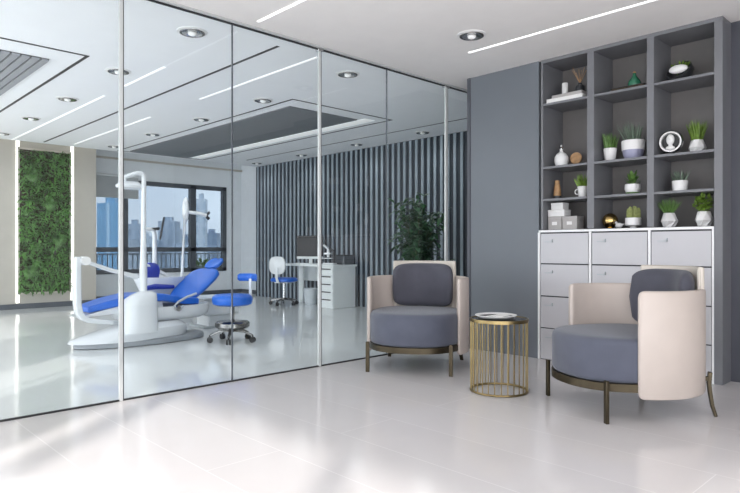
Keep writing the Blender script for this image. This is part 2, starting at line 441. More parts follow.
obj('head_rail', MB().box(-.009, .009, -5, 4.52, CZ-.018, CZ-.001), 'black', part)
obj('floor_rail', MB().box(-.009, .009, -5, 4.52, 0, .010), 'black', part)
obj('cover_strip', MB().box(.02, .045, -5, 4.5, CZ-.012, CZ), 'alu', part)

# bookcase ---------------------------------------------------------------
t = thing('bookcase', 'built-in dark grey open bookcase filling the wall above the pale cabinets', 'bookcase', (-2.13, NW, 0))
def X(x): return x+2.13
SH = (2.296, 1.729, 1.441)
for x0, x1, z0 in ((-2.875,-2.853,1.165),(-2.437,-2.375,1.165),(-1.94,-1.885,1.165),(-1.457,-1.40,0)):
    obj('upright', MB().box(X(x0), X(x1), 0, .37, z0, CZ-.03), 'bookcase', t, bevel=.002)
obj('back_panel', MB().box(X(-2.853), X(-1.457), .355, .37, 1.165, CZ-.001), 'bookback', t)
for zz in SH:
    for x0, x1 in ((-2.853,-2.437),(-2.375,-1.94),(-1.885,-1.457)):
        obj('shelf', MB().box(X(x0), X(x1), .004, .355, zz-.02, zz), 'bookcase', t, bevel=.001)
obj('top_board', MB().box(X(-2.875), X(-1.40), -.001, .37, CZ-.03, CZ-.001), 'bookcase', t)
obj('plinth', MB().box(X(-2.853), X(-1.457), .02, .355, 1.160, 1.1635), 'gap', t)
# cabinet
t = thing('storage_cabinet', 'low pale grey storage cabinet with four rows of flap doors under the bookcase', 'cabinet', (-2.162, NW, 0))
def X(x): return x+2.162
cols = (-2.894, -2.412, -1.932, -1.43+-.047)
cols = (-2.894, -2.410, -1.920, -1.459)
m = MB().box(X(-2.894), X(-1.459), .012, .35, 0, 1.14)
obj('body', m, 'gap', t)
m = MB().box(X(-2.896), X(-1.4575), -.004, .018, 1.14, 1.16).box(X(-2.896), X(-1.4575), .018, .35, 1.14, 1.16)
for i, x in enumerate(cols): m.box(X(x)-.010 if i < 3 else X(x)-.012, X(x)+.010 if i < 3 else X(x)+.002, -.004, .016, 0, 1.14)
obj('frame', m, 'cabinet_white', t, bevel=.0015)
rows = (1.137, .862, .572, .286, .004)
for c in range(3):
    for r in range(4):
        x0, x1 = X(cols[c])+.017, X(cols[c+1])-.017
        z1, z0 = rows[r]-.009, rows[r+1]+.002
        d = obj('door', MB().box(x0, x1, -.002, .014, z0, z1), 'cabinet', t, bevel=.002)
        hx = x0+.10
        h = MB().box(hx-.05, hx+.02, -.016, -.002, z1-.078, z1-.070).box(hx+.014, hx+.022, -.016, -.002, z1-.078, z1-.052)
        obj('handle', h, 'grey_plastic', d)

# ------------------------------------------------------------------ shelf objects
def pot_prof(r0, r1, h, t=.006): return [(r0*.9,0),(r0,.004),(r1,h-.003),(r1-.002,h),(r1-t,h),(r1-t-.001,h-.012),(.001,h-.012)]
def plant_thing(name, label, x, z, y=5.05, cat='potted plant'):
    return thing(name, label, cat, (x, y, z), 0, 'small potted plants on the bookcase')
def grass(n, r, L, W, spread, z0, bend=.3):
    m = MB()
    for i in range(n):
        a = random.uniform(0, 2*PI); q = r*math.sqrt(random.random()); s = spread*random.random()
        m.blade((q*math.cos(a), q*math.sin(a), z0), (s*math.cos(a)+random.uniform(-.1,.1), s*math.sin(a)+random.uniform(-.1,.1), 1), L*random.uniform(.6, 1), W*random.uniform(.7,1.2), bend)
    return m
def bush(n, c, rad, L, W, up=.4):
    m = MB(); c = Vector(c)
    for i in range(n):
        v = Vector((random.gauss(0,1), random.gauss(0,1), random.gauss(0,1))).normalized()*random.uniform(.35,1)**.6
        p = c + Vector((v.x*rad[0], v.y*rad[1], v.z*rad[2]))
        d = (v + Vector((random.uniform(-.6,.6), random.uniform(-.6,.6), up+random.uniform(-.4,.4))))
        m.leaf(p - d.normalized()*L*.4, d, (random.uniform(-.5,.5), random.uniform(-1,.2), 1), L*random.uniform(.7,1.1), W, .25)
    return m
def soil(t, r, h): obj('soil', MB().lathe([(r, h-.012), (r*.7, h-.006), (.001, h-.005)], 20), 'soil', t)

S1, S2, S3, S4 = 2.2965, 1.7295, 1.4415, 1.164
# row 1
o = thing('book', 'large flat white book, lowest of the stack on the top left shelf', 'book', (-2.655, 5.02, S1), .02)
obj('cover', MB().box(-.17,.17,-.10,.10,0,.006).box(-.17,.17,-.10,.10,.028,.034).box(-.17,-.164,-.10,.10,.006,.028), 'box_white', o, bevel=.001)
obj('pages', MB().box(-.164,.165,-.097,.097,.006,.028), 'book_white', o)
o = thing('book', 'smaller grey book lying on the white book under the candle', 'book', (-2.64, 5.03, S1+.0342), -.03)
obj('cover', MB().box(-.145,.145,-.09,.09,0,.005).box(-.145,.145,-.09,.09,.027,.032).box(-.145,-.14,-.09,.09,.005,.027), 'box_grey', o, bevel=.001)
obj('pages', MB().box(-.14,.141,-.087,.087,.005,.027), 'box_grey', o)
ZB = S1+.0664
o = thing('pillar_candle', 'white pillar candle standing on the grey book', 'candle', (-2.715, 5.05, ZB))
obj('wax', MB().lathe([(.024,0),(.026,.003),(.026,.115),(.022,.12),(.010,.112),(.001,.111)], 24), 'ceramic', o)
obj('wick', MB().tube([(0,0,.110),(.001,0,.126)], .0015, 6), 'black', o)
o = thing('reed_diffuser', 'black glass reed diffuser with thin wooden sticks', 'diffuser', (-2.572, 5.05, ZB))
obj('bottle', MB().lathe([(.036,0),(.040,.004),(.041,.055),(.034,.068),(.018,.074),(.018,.09),(.014,.09),(.013,.07),(.001,.07)], 24), 'dark_plastic', o)
for i in range(8):
    a = i*PI/4+.3; r_ = .055+.02*(i%3)/2
    obj('reed', MB().tube([(-.008*math.cos(a),-.008*math.sin(a),.075),(r_*math.cos(a),r_*math.sin(a),.20+.012*(i%3))], .002, 6), 'wood', o)
o = thing('book', 'flat black book under the green vase on the top middle shelf', 'book', (-2.115, 5.04, S1))
obj('cover', MB().box(-.135,.135,-.09,.09,0,.005).box(-.135,.135,-.09,.09,.023,.028).box(-.135,-.13,-.09,.09,.005,.023), 'book_dark', o, bevel=.001)
obj('pages', MB().box(-.13,.131,-.087,.087,.005,.023), 'soil', o)
o = thing('green_vase', 'small green bud vase on the black book', 'vase', (-2.095, 5.05, S1+.0285))
obj('body', MB().lathe([(.03,0),(.046,.006),(.052,.03),(.045,.055),(.022,.085),(.012,.105),(.013,.118),(.009,.118),(.008,.10),(.001,.09)], 28), 'green_glass', o)
obj('stopper', MB().ball((0,0,.122), .013, 12), 'wood', o)
o = thing('moss_bowl', 'tilted black and white sculptural bowl filled with green moss, top right shelf', 'ornament', (-1.735, 5.05, S1))
o.scale = (1.12,)*3
rot = Matrix.Rotation(.0, 4, 'Z')
ax = (-.18, -.75, .64)
obj('bowl', MB().lathe([(.02,-.060),(.055,-.050),(.082,-.01),(.088,.03),(.080,.032),(.072,-.005),(.03,-.03),(.001,-.035)], 28, (0,0,.066), ax), 'dark_plastic', o)
obj('stone', MB().ball((-.002,-.042,.085), .055, 16, (1.15,.45,.55)), 'ceramic', o, label='white pebble in the bowl')
obj('moss', bush(110, (0,.0,.105), (.07,.05,.035), .028, .012), 'leaf_a', o)
o = obj('pebble', MB().ball((0,0,.019), .019, 14, (.9,.9,1)), 'dark_plastic', loc=(-1.635, 5.03, S1)); prop(o, 'small dark pebble right of the moss bowl', 'ornament')
# row 2
o = thing('bottle_vase', 'round white vase with a narrow neck and stopper', 'vase', (-2.75, 5.05, S2))
obj('body', MB().lathe([(.028,0),(.048,.008),(.063,.05),(.060,.09),(.040,.122),(.016,.137),(.013,.155),(.017,.16),(.011,.16),(.001,.15)], 28), 'ceramic', o)
obj('stopper', MB().lathe([(.010,.158),(.010,.170),(.018,.180),(.016,.200),(.004,.208)], 16), 'chrome', o)
o = thing('round_ornament', 'small brown disc ornament on a stand right of the white round vase', 'ornament', (-2.635, 5.10, S2))
obj('disc', MB().lathe([(.05,-.006),(.053,0),(.05,.006)], 28, (0,0,.075), (.2,-1,.1)), 'wood', o)
obj('base', MB().box(-.03,.03,-.02,.02,0,.012).box(-.006,.006,-.006,.006,.012,.03), 'dark_plastic', o, bevel=.002)
o = plant_thing('potted_plant', 'bright upright grass plant in a tapered white cup pot, second shelf middle bay left', -2.305, S2)
o.location.x = -2.30
obj('pot', MB().lathe(pot_prof(.042,.056,.115), 28), 'ceramic', o); soil(o, .049, .113)
obj('foliage', grass(110, .042, .16, .012, .25, .10, .1), 'leaf_b', o)
o = plant_thing('potted_plant', 'spiky grey-green plant in a wide white bowl with lilac base', -2.105, S2)
obj('pot', MB().lathe([(.05,.07),(.088,.078),(.092,.15),(.089,.157),(.080,.157),(.078,.14),(.001,.14)], 32), 'ceramic', o)
obj('pot_base', MB().lathe([(.05,0),(.060,.004),(.078,.04),(.084,.078),(.001,.078)], 32), 'lilac', o, label='lilac grey lower half of the bowl')
soil(o, .078, .157)
obj('foliage', grass(70, .055, .20, .009, .5, .14, .12), 'leaf_c', o)
o = thing('ring_sculpture', 'silver ring sculpture with a pale face figure on the second shelf', 'sculpture', (-1.787, 4.99, S2))
obj('ring', MB().torus((0,0,.100), .074, .018, 40, 10, (.15,-1,0), 1.3), 'chrome', o)
obj('disc', MB().lathe([(.001,-.006),(.072,-.006),(.072,.006),(.001,.006)], 32, (0,.004,.100), (.15,-1,0)), 'black', o)
hd = MB().ball((0,-.012,.116), .034, 16, (.9,.6,1.25)).ball((0,-.010,.074), .018, 12, (.9,.7,1.2)).ball((.002,-.034,.112), .008, 8, (.8,1,1.6)).ball((-.002,-.01,.052), .030, 12, (1.2,.6,.6))
obj('face_figure', hd, 'ceramic', o, label='pale face figure inside the ring')
obj('foot', MB().box(-.03,.03,-.025,.025,0,.012), 'dark_plastic', o, bevel=.002)
def faceted(r0, r1, r2, h, n=7):
    m = MB(); rr = [(r0,0,0),(r1,h*.42,.5),(r2,h,0),(r2-.008,h,0),(r2-.009,h-.012,0)]
    rings = []
    for r, z, o_ in rr: rings.append([(r*math.cos(2*PI*(k+o_)/n), r*math.sin(2*PI*(k+o_)/n), z) for k in range(n)])
    return m.rings(rings)
o = plant_thing('potted_plant', 'bright green grass plant in a faceted white pot, second shelf right bay', -1.625, S2, 5.08)
obj('pot', faceted(.042,.066,.042,.105), 'ceramic', o, smooth=0); soil(o, .035, .104)
obj('foliage', grass(150, .034, .18, .011, .30, .09, .15), 'leaf_a', o)
# row 3
o = thing('wooden_carafe', 'tapered amber wooden vase on the third shelf at the left', 'vase', (-2.79, 5.05, S3))
obj('body', MB().lathe([(.030,0),(.036,.01),(.030,.09),(.020,.15),(.022,.17),(.016,.17),(.001,.16)], 24), 'wood', o)
obj('base', MB().lathe([(.034,.001),(.038,.006),(.037,.03),(.034,.032)], 24), 'dark_plastic', o)
o = plant_thing('potted_plant', 'leafy green plant in a small white handled cup, third shelf left bay', -2.545, S3)
obj('pot', MB().lathe(pot_prof(.036,.046,.10), 28).torus((-.052,0,.055), .022, .005, 20, 6, (0,1,0)), 'ceramic', o); soil(o, .039, .098)
obj('foliage', grass(70, .03, .14, .020, .6, .08, .2), 'leaf_a', o)
o = plant_thing('potted_plant', 'broad leaved succulent in a low white bowl, third shelf middle bay', -2.11, S3)
obj('pot', MB().lathe([(.035,0),(.05,.01),(.062,.045),(.060,.085),(.055,.086),(.053,.075),(.001,.075)], 28), 'ceramic', o)
obj('glaze_band', MB().lathe([(.0355,.0),(.048,.003),(.055,.018),(.050,.018)], 28), 'leaf_b', o, label='green painted foot')
m = MB()
for i in range(26):
    a = i*2.4; q = i/26; m.leaf((.01*math.cos(a),.01*math.sin(a),.075+.06*(1-q)), (math.cos(a)*(.25+q*.9), math.sin(a)*(.25+q*.9), 1-q*.5), (0,0,1), .075-.015*q, .032, .1)
obj('foliage', m, 'leaf_b', o)
o = plant_thing('potted_plant', 'small spiky grey-green plant in a white cylinder pot, third shelf right bay', -1.741, S3)
obj('pot', MB().lathe(pot_prof(.052,.058,.085), 28), 'ceramic', o); soil(o, .051, .083)
obj('foliage', grass(50, .04, .115, .010, .55, .07, .12), 'leaf_c', o)
# row 4
def box_thing(label, x, y, z, w, d, h, m, tag=True, rz=0):
    o = thing('storage_box', label, 'box', (x, y, z), rz, 'small boxes on the bottom left shelf')
    obj('body', MB().box(-w/2+.002,w/2-.002,-d/2+.002,d/2-.002,0,h*.8), m, o, bevel=.002)
    obj('lid', MB().box(-w/2,w/2,-d/2,d/2,h*.72,h-.0005), m, o, bevel=.003)
    if tag: obj('label_holder', MB().box(-.024,.024,-d/2-.004,-d/2,h*.35,h*.6), 'box_white', o, bevel=.001)
    return o
box_thing('left of two grey lidded boxes, with a white label', -2.775, 5.04, S4, .135, .13, .118, 'box_grey')
box_thing('right grey lidded box with a white label, beside the golden sphere bay', -2.632, 5.04, S4, .14, .13, .118, 'box_grey')
box_thing('wide white lidded box resting on the left grey box', -2.765, 5.04, S4+.1185, .165, .12, .062, 'box_white', False)
box_thing('small white lidded box, topmost of the stack', -2.762, 5.045, S4+.181, .12, .11, .062, 'box_white', False)
o = thing('gold_sphere', 'golden metal sphere ornament on the lowest shelf', 'ornament', (-2.30, 5.05, S4))
o.location.x = -2.30
obj('ball', MB().ball((0,0,.068), .064, 32), 'gold', o); obj('base', MB().torus((0,0,.007), .026, .006, 24, 6), 'gold', o)
o = thing('silver_bird', 'small silver bird ornament between golden sphere and cactus', 'ornament', (-2.212, 5.02, S4))
obj('body', MB().ball((0,0,.024), .024, 16, (1.3,.8,1)).ball((-.022,0,.048), .012, 12).tube([(.02,0,.028),(.048,0,.038)], [.01,.003], 8), 'ceramic_grey', o)
o = plant_thing('potted_cactus', 'row of short cactus columns in a white footed pot', -2.105, S4)
obj('pot', MB().lathe([(.02,0),(.03,.002),(.02,.012),(.05,.02),(.062,.025),(.062,.085),(.056,.085),(.055,.07),(.001,.07)], 28), 'ceramic', o)
soil(o, .055, .085)
for a, b, h in ((-.040,0,.095),(-.019,-.014,.11),(.003,.01,.115),(.024,-.012,.11),(.043,.004,.098)):
    m = MB(); prof = [(.010,.07),(.0135,.085),(.014,.07+h*.7),(.010,.07+h*.94),(.003,.07+h)]; n = 16; rings = []
    for r, z in prof: rings.append([(a+r*(1+.18*(-1)**k)*math.cos(2*PI*k/n), b+r*(1+.18*(-1)**k)*math.sin(2*PI*k/n), z) for k in range(n)])
    obj('cactus_column', m.rings(rings), 'cactus', o, smooth=0)
o = plant_thing('potted_plant', 'feathery green plant in a faceted white pot, left one on the cabinet top right bay', -1.80, S4, 4.99)
obj('pot', faceted(.042,.064,.040,.11), 'ceramic_grey', o, smooth=0); soil(o, .034, .108)
obj('foliage', grass(190, .03, .135, .006, .7, .10, .15), 'leaf_b', o)
o = plant_thing('potted_plant', 'bushy bright green leafy plant in a faceted white pot, rightmost on the cabinet top', -1.568, S4)
obj('pot', faceted(.042,.066,.044,.115), 'ceramic', o, smooth=0); soil(o, .036, .112)
obj('foliage', bush(190, (0,0,.18), (.07,.07,.07), .034, .022), 'leaf_a', o)

# ------------------------------------------------------------------ armchairs
def armchair(label, loc, rz):
    t = thing('armchair', label, 'armchair', loc, rz, 'round velvet armchairs')
    def outline(s=1., n=72, grow=0.):
        pts = []
        for k in range(n):
            a = 2*PI*k/n; c, q = math.cos(a), math.sin(a); e = 2/2.35
            x = .388*math.copysign(abs(q)**e, q); y = -math.copysign(abs(c)**e, c)*(.465 if c > 0 else .37)
            L = math.hypot(x, y); f = (L+grow)/L
            pts.append((x*f*s, y*f*s))
        return pts
    prof = [(-.03,.222),(-.008,.227),(0,.245),(0,.34),(0,.436),(-.004,.454),(-.014,.468),(-.032,.476),(-.08,.479)]
    rings = [[(x,y,z) for x,y in outline(1,72,g)] for g, z in prof]
    rings += [[(x,y,.481) for x,y in outline(.4)], [(x,y,.482) for x,y in outline(.05)]]
    obj('seat_cushion', MB().rings(rings), 'velvet', t, smooth=60)
    m = MB(); o1 = outline(1,72,.004); o0 = outline(1,72,-.03)
    m.rings([[(x,y,.174) for x,y in o0],[(x,y,.174) for x,y in o1],[(x,y,.220) for x,y in o1],[(x,y,.220) for x,y in o0],[(x,y,.174) for x,y in o0]], True, False, False)
    obj('base_frame', m, 'bronze', t)
    obj('base_plate', MB().rings([[(x,y,.208) for x,y in outline(1,72,-.028)],[(x,y,.2225) for x,y in outline(1,72,-.028)]]), 'gap', t)
    for sx in (-1, 1):
        obj('leg', MB().bar([(sx*.337,-.375,0),(sx*.337,-.375,.12),(sx*.337,-.375,.245)], .030, .020, (1,0,0)), 'bronze', t, bevel=.003)
        d = Vector((sx*.5, .86, 0)).normalized(); b = Vector((sx*.297, .288, 0)); s_ = (d.y, -d.x, 0)
        pts = [b+d*o_+Vector((0,0,z)) for o_, z in ((.072,0),(.054,.06),(.042,.14),(.036,.20),(.042,.262))]
        obj('leg', MB().bar(pts, .030, [.018,.02,.022,.022,.022], s_), 'bronze', t, bevel=.003)
        obj('leg_bracket', MB().bar([b+d*.05+Vector((0,0,.225)), b-d*.04+Vector((0,0,.215))], .024, .024, s_), 'bronze', t, bevel=.003)
    def panel(a0, a1, r, th, z0, z1, cr, taper=0, n=30):
        m = MB(); rings = []
        da = a1-a0
        us = [0,.012,.03,.06,.1] + [.1+.8*k/n for k in range(1, n)] + [.9,.94,.97,.988,1]
        for u in us:
            a = math.radians(a0+da*u); d_ = min(u, 1-u)*math.radians(abs(da))*r
            dz = 0
            if d_ < cr: dz = cr - math.sqrt(max(0, cr*cr-(cr-d_)**2))
            rr_o, rr_i = r, r-th
            if d_ < th*.5:
                q = th*.5-math.sqrt(max(0, (th*.5)**2-(th*.5-d_)**2)); rr_o -= q*.8; rr_i += q*.8
            zb, zt = z0+dz, z1-dz
            sec = []
            e = min(.012, th*.4)
            for rad, z in ((rr_o,zb+e),(rr_o,zt-e),(rr_o-e*.4,zt-e*.3),((rr_o+rr_i)/2,zt),(rr_i+e*.4,zt-e*.3),(rr_i,zt-e),(rr_i,zb+e),(rr_i+e*.4,zb+e*.3),((rr_o+rr_i)/2,zb),(rr_o-e*.4,zb+e*.3)):
                sec.append((rad*math.sin(a), -rad*math.cos(a), z))
            rings.append(sec)
        return m.rings(rings)
    for s in (1, -1):
        obj('armrest', panel(s*62, s*150, .432, .034, .135, .755, .035), 'pink', t, smooth=50)
    obj('back_shell', panel(136, 224, .424, .040, .20, .885, .012), 'cream', t, smooth=50)
    # curved back cushion
    m = MB(); rings = []
    nu, nv = 34, 36
    for i in range(nu+1):
        s = -1 + 2*i/nu
        half = (1-abs(s)**4.5)**(1/4.5) if abs(s) < 1 else 0
        half = max(half, .02)
        ring = []
        aw = 54
        for j in range(nv):
            b = 2*PI*j/nv
            cz = math.copysign(abs(math.cos(b))**.45, math.cos(b)); ct = math.copysign(abs(math.sin(b))**.8, math.sin(b))
            a = math.radians(180 + s*aw)
            zc, zh = .670, .193
            thick = .058*(1-abs(s)**4)**.5 if abs(s) < 1 else 0
            thick = max(thick, .003)
            r = .325 + thick*ct
            ring.append((r*math.sin(a), -r*math.cos(a), zc+zh*half*cz))
        rings.append(ring)
    obj('back_cushion', m.rings(rings), 'velvet_dark', t, smooth=70)
    return t
A1 = armchair('grey velvet armchair with pale shell, left of the brass table, before the glass wall', (-3.443, 3.880, 0), math.radians(30.5))
A2 = dup(A1, (-1.640, 3.860, 0), math.radians(-32), 'grey velvet armchair with pale pink side panel, standing before the pale cabinets')

# ------------------------------------------------------------------ side table
t = thing('side_table', 'round brass wire drum side table between the two armchairs', 'side table', (-2.435, 3.60, 0))
obj('bottom_ring', MB().torus((0,0,.008), .195, .008, 56, 8), 'brass', t)
obj('top_ring', MB().rings([[(r*math.cos(2*PI*k/56), r*math.sin(2*PI*k/56), z) for k in range(56)] for r, z in ((.19,.488),(.203,.488),(.203,.510),(.19,.510),(.19,.488))], True, False, False), 'brass', t)
obj('table_top', MB().lathe([(.001,.494),(.189,.494),(.189,.506),(.001,.506)], 56), 'chrome_dark', t)
for i in range(28):
    a = 2*PI*i/28
    obj('wire', MB().tube([(.195*math.cos(a),.195*math.sin(a),.008),(.195*math.cos(a),.195*math.sin(a),.49)], .0042, 6), 'brass', t)
t = thing('serving_dish', 'shallow white dish with a dark inside on the brass side table', 'dish', (-2.45, 3.585, .5105))
obj('dish', MB().lathe([(.09,0),(.12,.004),(.145,.020),(.142,.024),(.115,.012),(.03,.008),(.001,.008)], 48), 'ceramic', t)
obj('inlay', MB().lathe([(.118,.0135),(.09,.011),(.001,.010)], 40), 'book_dark', t, label='dark inside of the dish')
obj('napkin', MB().rings([[(x,-.115,z),(x,.075,z),(x,.075,z+.003),(x,-.115,z+.003)] for x, z in ((.0,.020),(.03,.026),(.07,.026),(.105,.024))]), 'book_white', t)

# ------------------------------------------------------------------ clinic desk area
t = thing('desk', 'long white desk with a side panel and drawer unit in front of the slatted wall', 'desk', (-8.1, 6.72, 0))
def X(x): return x+8.1
obj('desk_top', MB().box(X(-9.10), X(-7.58), -.26, .28, .685, .72), 'desk', t, bevel=.004)
obj('end_panel', MB().box(X(-9.0), X(-8.88), .12, .16, 0, .685), 'desk', t, bevel=.003)
obj('modesty_panel', MB().box(X(-9.0), X(-7.98), .24, .26, .40, .685), 'desk', t)
du = obj('drawer_unit', MB().box(X(-7.98), X(-7.60), -.24, .26, 0.0, .685), 'desk', t, bevel=.006)
for i in range(5):
    z = .05+i*.127
    d = obj('drawer', MB().box(X(-7.97), X(-7.61), -.252, -.24, z, z+.108), 'desk', t, bevel=.003)
    obj('handle', MB().box(X(-7.93), X(-7.65), -.262, -.252, z+.082, z+.10), 'dark_plastic', d)
ZT = .7205
t = thing('monitor', 'black computer monitor on a white stand on the white desk', 'monitor', (-8.52, 6.72, ZT), math.radians(18))
obj('screen', MB().box(-.27,.27,-.012,.018,.13,.50), 'screen', t, bevel=.006)
obj('bezel', MB().box(-.27,.27,-.014,.018,.085,.13), 'desk', t, bevel=.004)
obj('stand', MB().box(-.10,.10,-.08,.09,0,.012).box(-.035,.035,.02,.04,.012,.25), 'desk', t, bevel=.003)
obj('keyboard', MB().box(-.2,.2,-.22,-.11,.0,.014), 'desk', t, bevel=.003)
t = thing('microscope', 'white bench microscope at the middle of the white desk', 'microscope', (-7.84, 6.58, ZT), math.radians(20))
obj('base', MB().box(-.07,.13,-.07,.07,0,.03), 'white_plastic', t, bevel=.008)
obj('arm', MB().tube([(.10,0,.03),(.115,0,.12),(.10,0,.22),(.03,0,.27)], .02, 10), 'dark_plastic', t)
obj('stage', MB().box(-.08,.10,-.07,.07,.10,.115), 'white_plastic', t, bevel=.003)
obj('tube', MB().tube([(.0,0,.13),(.0,0,.26)], .026, 16).tube([(0,0,.26),(-.09,0,.33)], .02, 14).box(-.06,.06,-.05,.05,.17,.20), 'white_plastic', t)
obj('eyepiece', MB().tube([(-.09,0,.33),(-.12,0,.352)], .016, 12), 'dark_plastic', t)
t = thing('printer', 'small dark printer on the right end of the desk', 'printer', (-7.79, 6.84, ZT))
obj('body', MB().box(-.17,.17,-.10,.13,0,.15), 'dark_frame', t, bevel=.012)
obj('lid', MB().box(-.165,.165,-.12,.12,.15,.165), 'dark_plastic', t, bevel=.004)
obj('tray', MB().box(-.12,.12,-.13,-.10,.02,.03), 'dark_plastic', t)
t = thing('waste_bin', 'white round waste bin under the desk', 'bin', (-8.60, 6.80, 0))
obj('body', MB().lathe([(.10,0),(.105,.004),(.135,.27),(.14,.275),(.13,.275),(.10,.02),(.001,.02)], 28), 'bin', t)

# caster base helper
def caster_base(t, R, zt, n=5, a0=.3, cols=('chrome_dark','black')):
    for i in range(n):
        a = a0+2*PI*i/n; c, s = math.cos(a), math.sin(a)
        obj('base_leg', MB().bar([(c*.02,s*.02,zt),(c*R*.6,s*R*.6,zt-.012),(c*R,s*R,.075)], [.04,.034,.026], [.035,.024,.018], (-s,c,0)), cols[0], t, bevel=.003)
        w = MB()
        for k in (-1, 1):
            o_ = Vector((-s, c, 0))*k*.016
            w.tube([Vector((c*R,s*R,.030))+o_*.5, Vector((c*R,s*R,.030))+o_*1.3], .030, 16)
        w.tube([(c*R,s*R,.05),(c*R,s*R,.08)], .009, 8)
        obj('caster', w, cols[1], t)
# task chair
t = thing('task_chair', 'white backed task chair with blue seat at the desk', 'chair', (-8.75, 6.33, 0), math.radians(205))
caster_base(t, .24, .11)
obj('gas_lift', MB().tube([(0,0,.09),(0,0,.40)], .022, 14), 'chrome', t)
m = MB(); rings = []
for g, z in ((-.03,.405),(0,.42),(0,.455),(-.02,.475),(-.08,.482),(-.2,.484)):
    rings.append([((.225+g)*math.copysign(abs(math.cos(2*PI*k/32))**.7, math.cos(2*PI*k/32)), (.205+g)*math.copysign(abs(math.sin(2*PI*k/32))**.7, math.sin(2*PI*k/32)), z) for k in range(32)])
obj('seat', m.rings(rings), 'blue', t)
obj('seat_shell', MB().box(-.13,.13,-.12,.12,.385,.408), 'white_plastic', t, bevel=.006)
m = MB(); rings = []
for k in range(24):
    b = 2*PI*k/24
for s_ in (-.018, -.012, .012, .018):
    sc = .9 if abs(s_) > .015 else 1
    rings.append([(.155*sc*math.copysign(abs(math.cos(2*PI*k/28))**.7, math.cos(2*PI*k/28)), .235+s_+.25*(.155*math.cos(2*PI*k/28))**2, .70+.155*sc*math.copysign(abs(math.sin(2*PI*k/28))**.7, math.sin(2*PI*k/28))) for k in range(28)])
obj('backrest', m.rings(rings), 'white_plastic', t, smooth=60)
obj('back_support', MB().bar([(0,.10,.392),(0,.22,.40),(0,.265,.48),(0,.262,.66)], .05, .012, (1,0,0)), 'white_plastic', t)

# big plant behind the glass
t = thing('potted_plant', 'tall dark green leafy plant in a pot behind the glass and left armchair', 'potted plant', (-5.50, 6.2, 0))
obj('pot', MB().lathe([(.15,0),(.16,.01),(.20,.36),(.205,.38),(.19,.38),(.18,.34),(.001,.34)], 32), 'ceramic_grey', t)
obj('soil', MB().lathe([(.181,.342),(.1,.35),(.001,.352)], 24), 'soil', t)
fo = MB(); st = MB(); random.seed(12)
for i in range(90):
    a = random.uniform(0, 2*PI); rr = random.uniform(.02, .45); H = random.uniform(.85, 1.80)*(1-.25*rr)
    b = Vector((.09*math.cos(a)*random.random(), .09*math.sin(a)*random.random(), .34))
    tip = Vector((rr*math.cos(a), rr*math.sin(a)*.9, H))
    pts = [b.lerp(tip, u) + Vector((-math.cos(a), -math.sin(a), 0))*rr*.35*math.sin(PI*u) for u in (0,.2,.4,.6,.8,1)]
    st.tube(pts, [.007,.006,.005,.004,.003,.002], 5)
    for u in [x_/15 for x_ in range(4, 16)]:
        k = min(int(u*5), 4); p = pts[k].lerp(pts[k+1], u*5-k)
        for q in range(2):
            d = Vector((random.uniform(-1,1), random.uniform(-1,1), random.uniform(-.3,.8)))
            fo.leaf(p, d, (0,0,1), random.uniform(.10,.18), random.uniform(.045,.075), .45)
obj('stems', st, 'stem', t); obj('foliage', fo, 'leaf_dark', t)

# plant wall
t = thing('plant_wall', 'living green plant panel between two vertical light bars', 'plant wall', (-11.15, 3.14, .27))
obj('backing_panel', MB().box(.001,.03,-.385,.385,0,2.35), 'soil', t)
obj('rim', MB().box(.001,.045,-.41,.41,2.35,2.38).box(.001,.045,-.41,.41,-.03,0).box(.001,.045,-.41,-.385,-.03,2.38).box(.001,.045,.385,.41,-.03,2.38), 'cream', t)
random.seed(3); m = MB(); m2 = MB()
for i in range(3600):
    p = (random.uniform(.03,.06), random.uniform(-.385,.385), random.uniform(0,2.34))
    d = (random.uniform(.3,1.2), random.uniform(-1,1), random.uniform(-.9,.9))
    (m if random.random() < .85 else m2).leaf(p, d, (.2,0,1), random.uniform(.05,.11), random.uniform(.015,.035), .4)
for c in ((-.25,.38),(.05,1.5),(-.2,1.95),(.2,.9)):
    for k in range(26):
        a = 2*PI*k/26; m2.leaf((.07, c[0], c[1]), (.9, math.cos(a), math.sin(a)), (.2,0,1), .16, .022, .4)
obj('foliage', m, 'leaf_wall', t); obj('light_foliage', m2, 'leaf_wall_b', t)

# ------------------------------------------------------------------ dental stool
t = thing('dental_stool', 'round blue dental stool with curved blue backrest on casters', 'stool', (-5.69, 3.44, 0), 0)
caster_base(t, .235, .125, 5, .55)
obj('foot_plate', MB().lathe([(.02,.145),(.165,.15),(.182,.165),(.182,.205),(.165,.218),(.02,.225)], 32), 'chrome_dark', t)
obj('gas_lift', MB().tube([(0,0,.12),(0,0,.39)], .024, 16), 'chrome', t)
obj('seat', MB().lathe([(.05,.385),(.17,.39),(.203,.405),(.215,.445),(.208,.48),(.18,.503),(.08,.512),(.001,.513)], 40), 'blue', t)
ba = Vector((-.265, .95, 0)).normalized(); bs = Vector((-ba.y, ba.x, 0))
obj('back_post', MB().bar([ba*.03+Vector((0,0,.38)), ba*.22+Vector((0,0,.38)), ba*.285+Vector((0,0,.45)), ba*.285+Vector((0,0,.66))], .035, .012, tuple(bs)), 'white_plastic', t)
m = MB(); rings = []
for k in range(17):
    a = math.radians(-42+84*k/16); c = ba*(.30*math.cos(a)) + bs*(.20*math.sin(a)); n_ = (ba*math.cos(a)+bs*math.sin(a)).normalized()
    sc = 1 if 0 < k < 16 else .6
    rings.append([c + n_*.018*math.cos(2*PI*j/12)*sc + Vector((0,0,.675+.042*sc*math.sin(2*PI*j/12))) for j in range(12)])
obj('backrest', m.rings(rings), 'blue', t)

